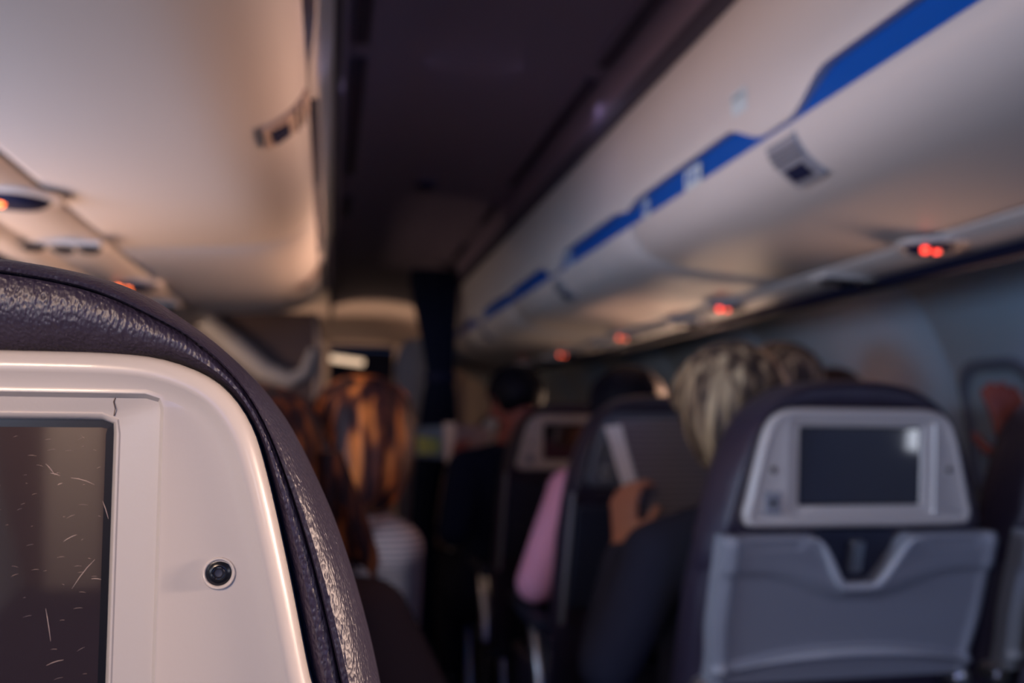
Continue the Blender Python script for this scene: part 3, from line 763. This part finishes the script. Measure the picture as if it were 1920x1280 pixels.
# passenger with blond hair reading a newspaper, right of the aisle
person('blond passenger in a blue-grey jacket leaning into the aisle, reading a newspaper', 'skin', 'greyjacket', 'blond',
       (.455, 1.56, 1.195), (-.35, .9, -.30), (.45, 1.53, 1.02), (.29, 1.52, .925), (.60, 1.56, .93), (.50, 1.66, .55),
       ((.190, 1.50, .75), (.262, 1.62, .935)), ((.62, 1.66, .70), (.53, 1.86, .90)), (.112, .118, .118, .15, 1.0),
       handL=((.05, .15, 1), (.75, .35, 0), .75, -1), handR=((-.1, .3, 1), (-1, .2, 0), .7, 1))
# newspaper
t = thing('newspaper', 'folded newspaper with lit white edge held up by the blond passenger', 'newspaper', (.385, 1.745, 1.07), rz=.08)
bm = bmesh.new()
def sheet(bm, p00, p10, p11, p01, th=.0012, n=10, bow=.006):
    p = [Vector(q) for q in (p00, p10, p11, p01)]; nrm = (p[1]-p[0]).cross(p[3]-p[0]).normalized(); rows = []
    for s in (0, 1):
        g = []
        for i in range(n+1):
            g.append([bm.verts.new((p[0].lerp(p[1], i/n)).lerp(p[3].lerp(p[2], i/n), j/n)+nrm*(th*s+bow*math.sin(PI*i/n))) for j in range(n+1)])
        rows.append(g)
        for i in range(n):
            for j in range(n): bm.faces.new((g[i][j], g[i+1][j], g[i+1][j+1], g[i][j+1]))
    A, B = rows; rim = lambda g: [g[i][0] for i in range(n+1)]+[g[n][j] for j in range(1, n+1)]+[g[i][n] for i in range(n-1, -1, -1)]+[g[0][j] for j in range(n-1, 0, -1)]
    a, b = rim(A), rim(B)
    for i in range(len(a)): bm.faces.new((a[i], a[(i+1) % len(a)], b[(i+1) % len(a)], b[i]))
sheet(bm, (-.045, 0, -.105), (.17, .03, -.10), (.13, .05, .115), (-.090, .02, .108)); obj('printed_page', bm, 'paper', t)
bm = bmesh.new(); sheet(bm, (-.074, .012, -.050), (-.046, -.012, -.055), (-.090, -.004, .100), (-.117, .020, .095), bow=.002); obj('folded_edge', bm, 'whitepage', t)
# copper bob with a striped top, left of the aisle
person('passenger with a copper bob and grey striped top leaning into the aisle', 'skin', 'striped', 'redhair',
       (-.225, 2.16, 1.145), (.05, .95, -.25), (-.235, 2.13, .97), (-.40, 2.18, .85), (-.135, 2.16, .86), (-.46, 2.46, .55),
       ((-.46, 2.35, .66), (-.38, 2.6, .66)), ((-.115, 2.28, .66), (-.22, 2.5, .64)), (.130, .120, .122, .225, 1.0))
# long auburn hair, brown sweater
person('passenger in a dark brown sweater, mostly hidden by the nearest headrest', 'skin', 'brownknit', 'auburn',
       (-.405, 1.50, 1.10), (-.1, .95, -.3), (-.40, 1.48, .93), (-.55, 1.52, .86), (-.235, 1.47, .84), (-.47, 1.68, .55),
       ((-.60, 1.66, .68), (-.52, 1.86, .68)), ((-.135, 1.42, .67), (-.27, 1.70, .62)), (.095, .10, .11, .22, 1.0), fat=1.12)
bm = bmesh.new(); rnd = random.Random(9)
ob = bpy.data.objects['person.002'] if 'person.002' in bpy.data.objects else None
pers3 = [o for o in bpy.data.objects if o.get('label', '').startswith('passenger in a dark brown')][0]
for k in range(26):
    a = k/25; x0 = .130+a*.06; pts = []
    for q in range(9):
        s = q/8; pts.append((x0+.012*math.sin(s*3+a*5)+.030*s*a+.02*s, -.235+.012*math.sin(a*12)+.03*s, 1.12-s*(.18+.03*rnd.random())))
    tube(bm, pts, [.010, .012, .012, .012, .011, .010, .009, .007, .003], 8)
obj('loose_hair', bm, 'auburn', pers3)
# dark-haired reader leaning into the aisle
person('black-haired passenger in a navy jacket leaning into the aisle with a book', 'skinred', 'navycloth', 'blackhair',
       (.385, 3.22, 1.265), (-.75, .45, -.35), (.36, 3.20, 1.10), (.20, 3.20, 1.00), (.44, 3.28, 1.00), (.38, 3.42, .52),
       ((.150, 3.16, .78), (.20, 3.36, .98)), ((.50, 3.36, .74), (.36, 3.52, .98)), (.105, .112, .112, .085, 1.0),
       handL=((.0, .2, 1), (.4, .7, 0), .7, -1), handR=((-.3, .2, 1), (-.5, .6, 0), .7, 1), fat=1.12)
t = thing('magazine', 'open magazine with a yellow-green picture and pale edge held by the black-haired passenger', 'magazine', (.19, 3.46, 1.09))
bm = bmesh.new(); sheet(bm, (.0, -.02, -.07), (.15, .03, -.08), (.14, .04, .06), (.0, -.02, .075), .008); obj('right_pages', bm, 'bookpink', t)
bm = bmesh.new(); sheet(bm, (-.030, .0, -.08), (.0, -.03, -.075), (.0, -.03, .08), (-.040, .0, .08), .008, bow=.003); obj('page_edges', bm, 'palecover', t)
bm = bmesh.new(); sheet(bm, (-.165, .04, -.055), (-.036, .004, -.065), (-.042, .004, .066), (-.170, .04, .062), .0015); lp_ = obj('left_page', bm, 'magazine', t)
bm = bmesh.new(); sheet(bm, (-.145, .018, -.045), (-.060, .003, -.045), (-.060, .003, .015), (-.150, .018, .025), .0012); obj('page_picture', bm, 'yellow', lp_)
# black hair, pink top
person('black-haired passenger whose pink sleeve hangs out into the aisle', 'skin', 'pink', 'blackhair',
       (.585, 2.52, 1.215), (0, 1, -.15), (.57, 2.48, 1.04), (.385, 2.44, .975), (.74, 2.48, .96), (.50, 2.50, .55),
       ((.265, 2.36, .735), (.40, 2.60, .68)), ((.70, 2.6, .70), (.58, 2.8, .68)), (.118, .12, .118, .09, 1.0))
# light brown hair and dark brown hair beyond
person('passenger with light brown hair showing above the grey tray seat', 'skin', 'navycloth', 'brownhair',
       (.975, 2.29, 1.275), (.1, 1, -.1), (.97, 2.26, 1.10), (.82, 2.26, .99), (1.10, 2.28, .99), (.965, 2.44, .55),
       ((.77, 2.4, .72), (.84, 2.62, .68)), ((1.08, 2.4, .72), (1.04, 2.62, .68)), (.118, .12, .120, .12, 1.0))
person('passenger with dark hair low beside the sidewall, beyond the light brown hair', 'skin', 'navycloth', 'brownhair2',
       (1.31, 2.56, 1.235), (.1, 1, -.1), (1.29, 2.53, 1.06), (1.16, 2.53, .96), (1.40, 2.53, .96), (1.23, 2.68, .55),
       ((1.15, 2.66, .72), (1.2, 2.86, .68)), ((1.40, 2.66, .72), (1.34, 2.86, .68)), (.105, .11, .11, .12, 1.0)) if 'brownhair2' in M else None
# person at the right edge: raised hand
person('person at the right picture edge with a reddish raised hand by the window', 'skinred', 'navycloth', 'blackhair',
       (1.22, 1.52, 1.20), (-.2, 1, -.1), (1.21, 1.50, 1.03), (1.06, 1.50, .94), (1.34, 1.54, .94), (1.08, 1.64, .55),
       ((1.03, 1.44, .84), (.955, 1.38, 1.10)), ((1.38, 1.7, .72), (1.30, 1.88, .68)), (.100, .105, .105, .085, 1.0),
       handL=((-.34, -.1, 1), (.3, 1, 0), .25, 1))
# speckled coat on the seat at the right edge
t = thing('coat', 'dark speckled coat hanging on the seat back at the right picture edge', 'coat', (1.02, 1.19, 0))
bm = bmesh.new(); rings = []
for z, hw, dd in ((1.01, .05, .03), (.995, .13, .045), (.96, .20, .055), (.90, .225, .062), (.80, .235, .07), (.70, .245, .075), (.58, .255, .08), (.50, .26, .075)):
    ring = []
    for k in range(64):
        a = 2*PI*k/64; f = 1+.05*math.sin(a*9+z*6)+.03*math.sin(a*17)
        ring.append((hw*math.cos(a)*f, yb(z)-.075+dd*.62*math.sin(a)*f*(1 if math.sin(a) < 0 else .5), z))
    rings.append(ring)
loft(bm, rings); obj('coat_body', bm, 'tweed', t)
bm = bmesh.new(); tube(bm, [(-.19, yb(1.0)-.005, 1.0), (-.19, yb(1.0)-.022, 1.0), (-.19, yb(1.0)-.026, 1.012)], .006, 10); ball(bm, (-.19, yb(1.0)-.026, 1.014), .009); obj('coat_hook', bm, 'chrome', t)
# ------------------------------------------------------------------ curtains and partition at the front
def curtain(name, label, prof, y, mat, folds, cat='curtain', rail=None):
    t = thing(name, label, cat, (0, y, 0))
    bm = bmesh.new(); rings = []
    for z, x0, x1, dp in prof:
        ring = []
        n = 90
        for k in range(n):
            a = 2*PI*k/n; cx_ = (x0+x1)/2; hw = (x1-x0)/2
            f = 1+.10*math.sin(a*folds)+.05*math.sin(a*folds*2.3+z*3)
            ring.append((cx_+hw*math.cos(a)*(1+.03*math.sin(a*folds)), dp*math.sin(a)*f, z))
        rings.append(ring)
    loft(bm, rings); obj('curtain_cloth', bm, mat, t)
    return t
t = curtain('curtain', 'tall navy curtain gathered narrow on the right of the aisle', [(1.915, .07, .29, .05), (1.86, .065, .30, .06), (1.75, .085, .30, .06), (1.6, .12, .295, .055), (1.45, .15, .29, .05), (1.38, .155, .285, .05), (1.3, .14, .30, .055), (1.15, .12, .31, .055), (.9, .10, .24, .05), (.7, .09, .215, .05), (.3, .09, .215, .05), (.03, .09, .215, .05)], 4.2, 'curtain', 11)
bm = bmesh.new(); lathe(bm, [(.074, -.02), (.080, 0), (.074, .02)], (.22, 0, 1.39), 'Z', 32); obj('tie_band', bm, 'navyslot', t)
t = curtain('curtain', 'pale bunched curtain just left of the tall navy curtain', [(1.62, .10, .26, .03), (1.56, .06, .27, .05), (1.48, .035, .26, .06), (1.40, .04, .25, .06), (1.33, .06, .25, .05), (1.0, .07, .24, .05), (.4, .07, .24, .05), (.02, .07, .24, .045)], 4.75, 'pale', 7)
bm = bmesh.new(); tube(bm, [(.18, 0, 1.60), (.20, 0, 1.75), (.20, 0, 1.89)], .012, 8); obj('hanging_cord', bm, 'pale', t)
# closet partition beside the front of the left bins
t = thing('closet_partition', 'brown partition with pale edges below the end of the left bins', 'partition', (-1.02, 4.1, 0))
bm = bmesh.new(); box(bm, (.06, 0, .84), (1.17, .05, 1.66), None, .012); obj('partition_panel', bm, 'brown', t)
bm = bmesh.new(); tube(bm, [(.655, -.01, .02), (.655, -.01, 1.0), (.655, -.01, 1.5), (.64, -.01, 1.66)], .020, 12); obj('edge_trim', bm, 'frontwall', t)
bm = bmesh.new(); tube(bm, [(.15, -.04, 1.62), (.30, -.045, 1.50), (.42, -.05, 1.40), (.53, -.05, 1.355), (.60, -.045, 1.39), (.63, -.04, 1.5)], [.05, .055, .05, .04, .03, .015], 12); obj('padded_ledge', bm, 'bin', t)  # pale roll added in place of the lit sidewall
# right front partition panels flanking the aisle
t = thing('galley_panel', 'grey galley panel right of the dark doorway at the front', 'panel', (.66, 8.2, 0))
bm = bmesh.new(); box(bm, (0, 0, .95), (.62, .06, 1.88), None, .02); obj('panel_board', bm, 'pale', t)
bm = bmesh.new(); box(bm, (0, -.035, 1.2), (.40, .012, .5), None, .01); obj('panel_inset', bm, 'binedge', t)
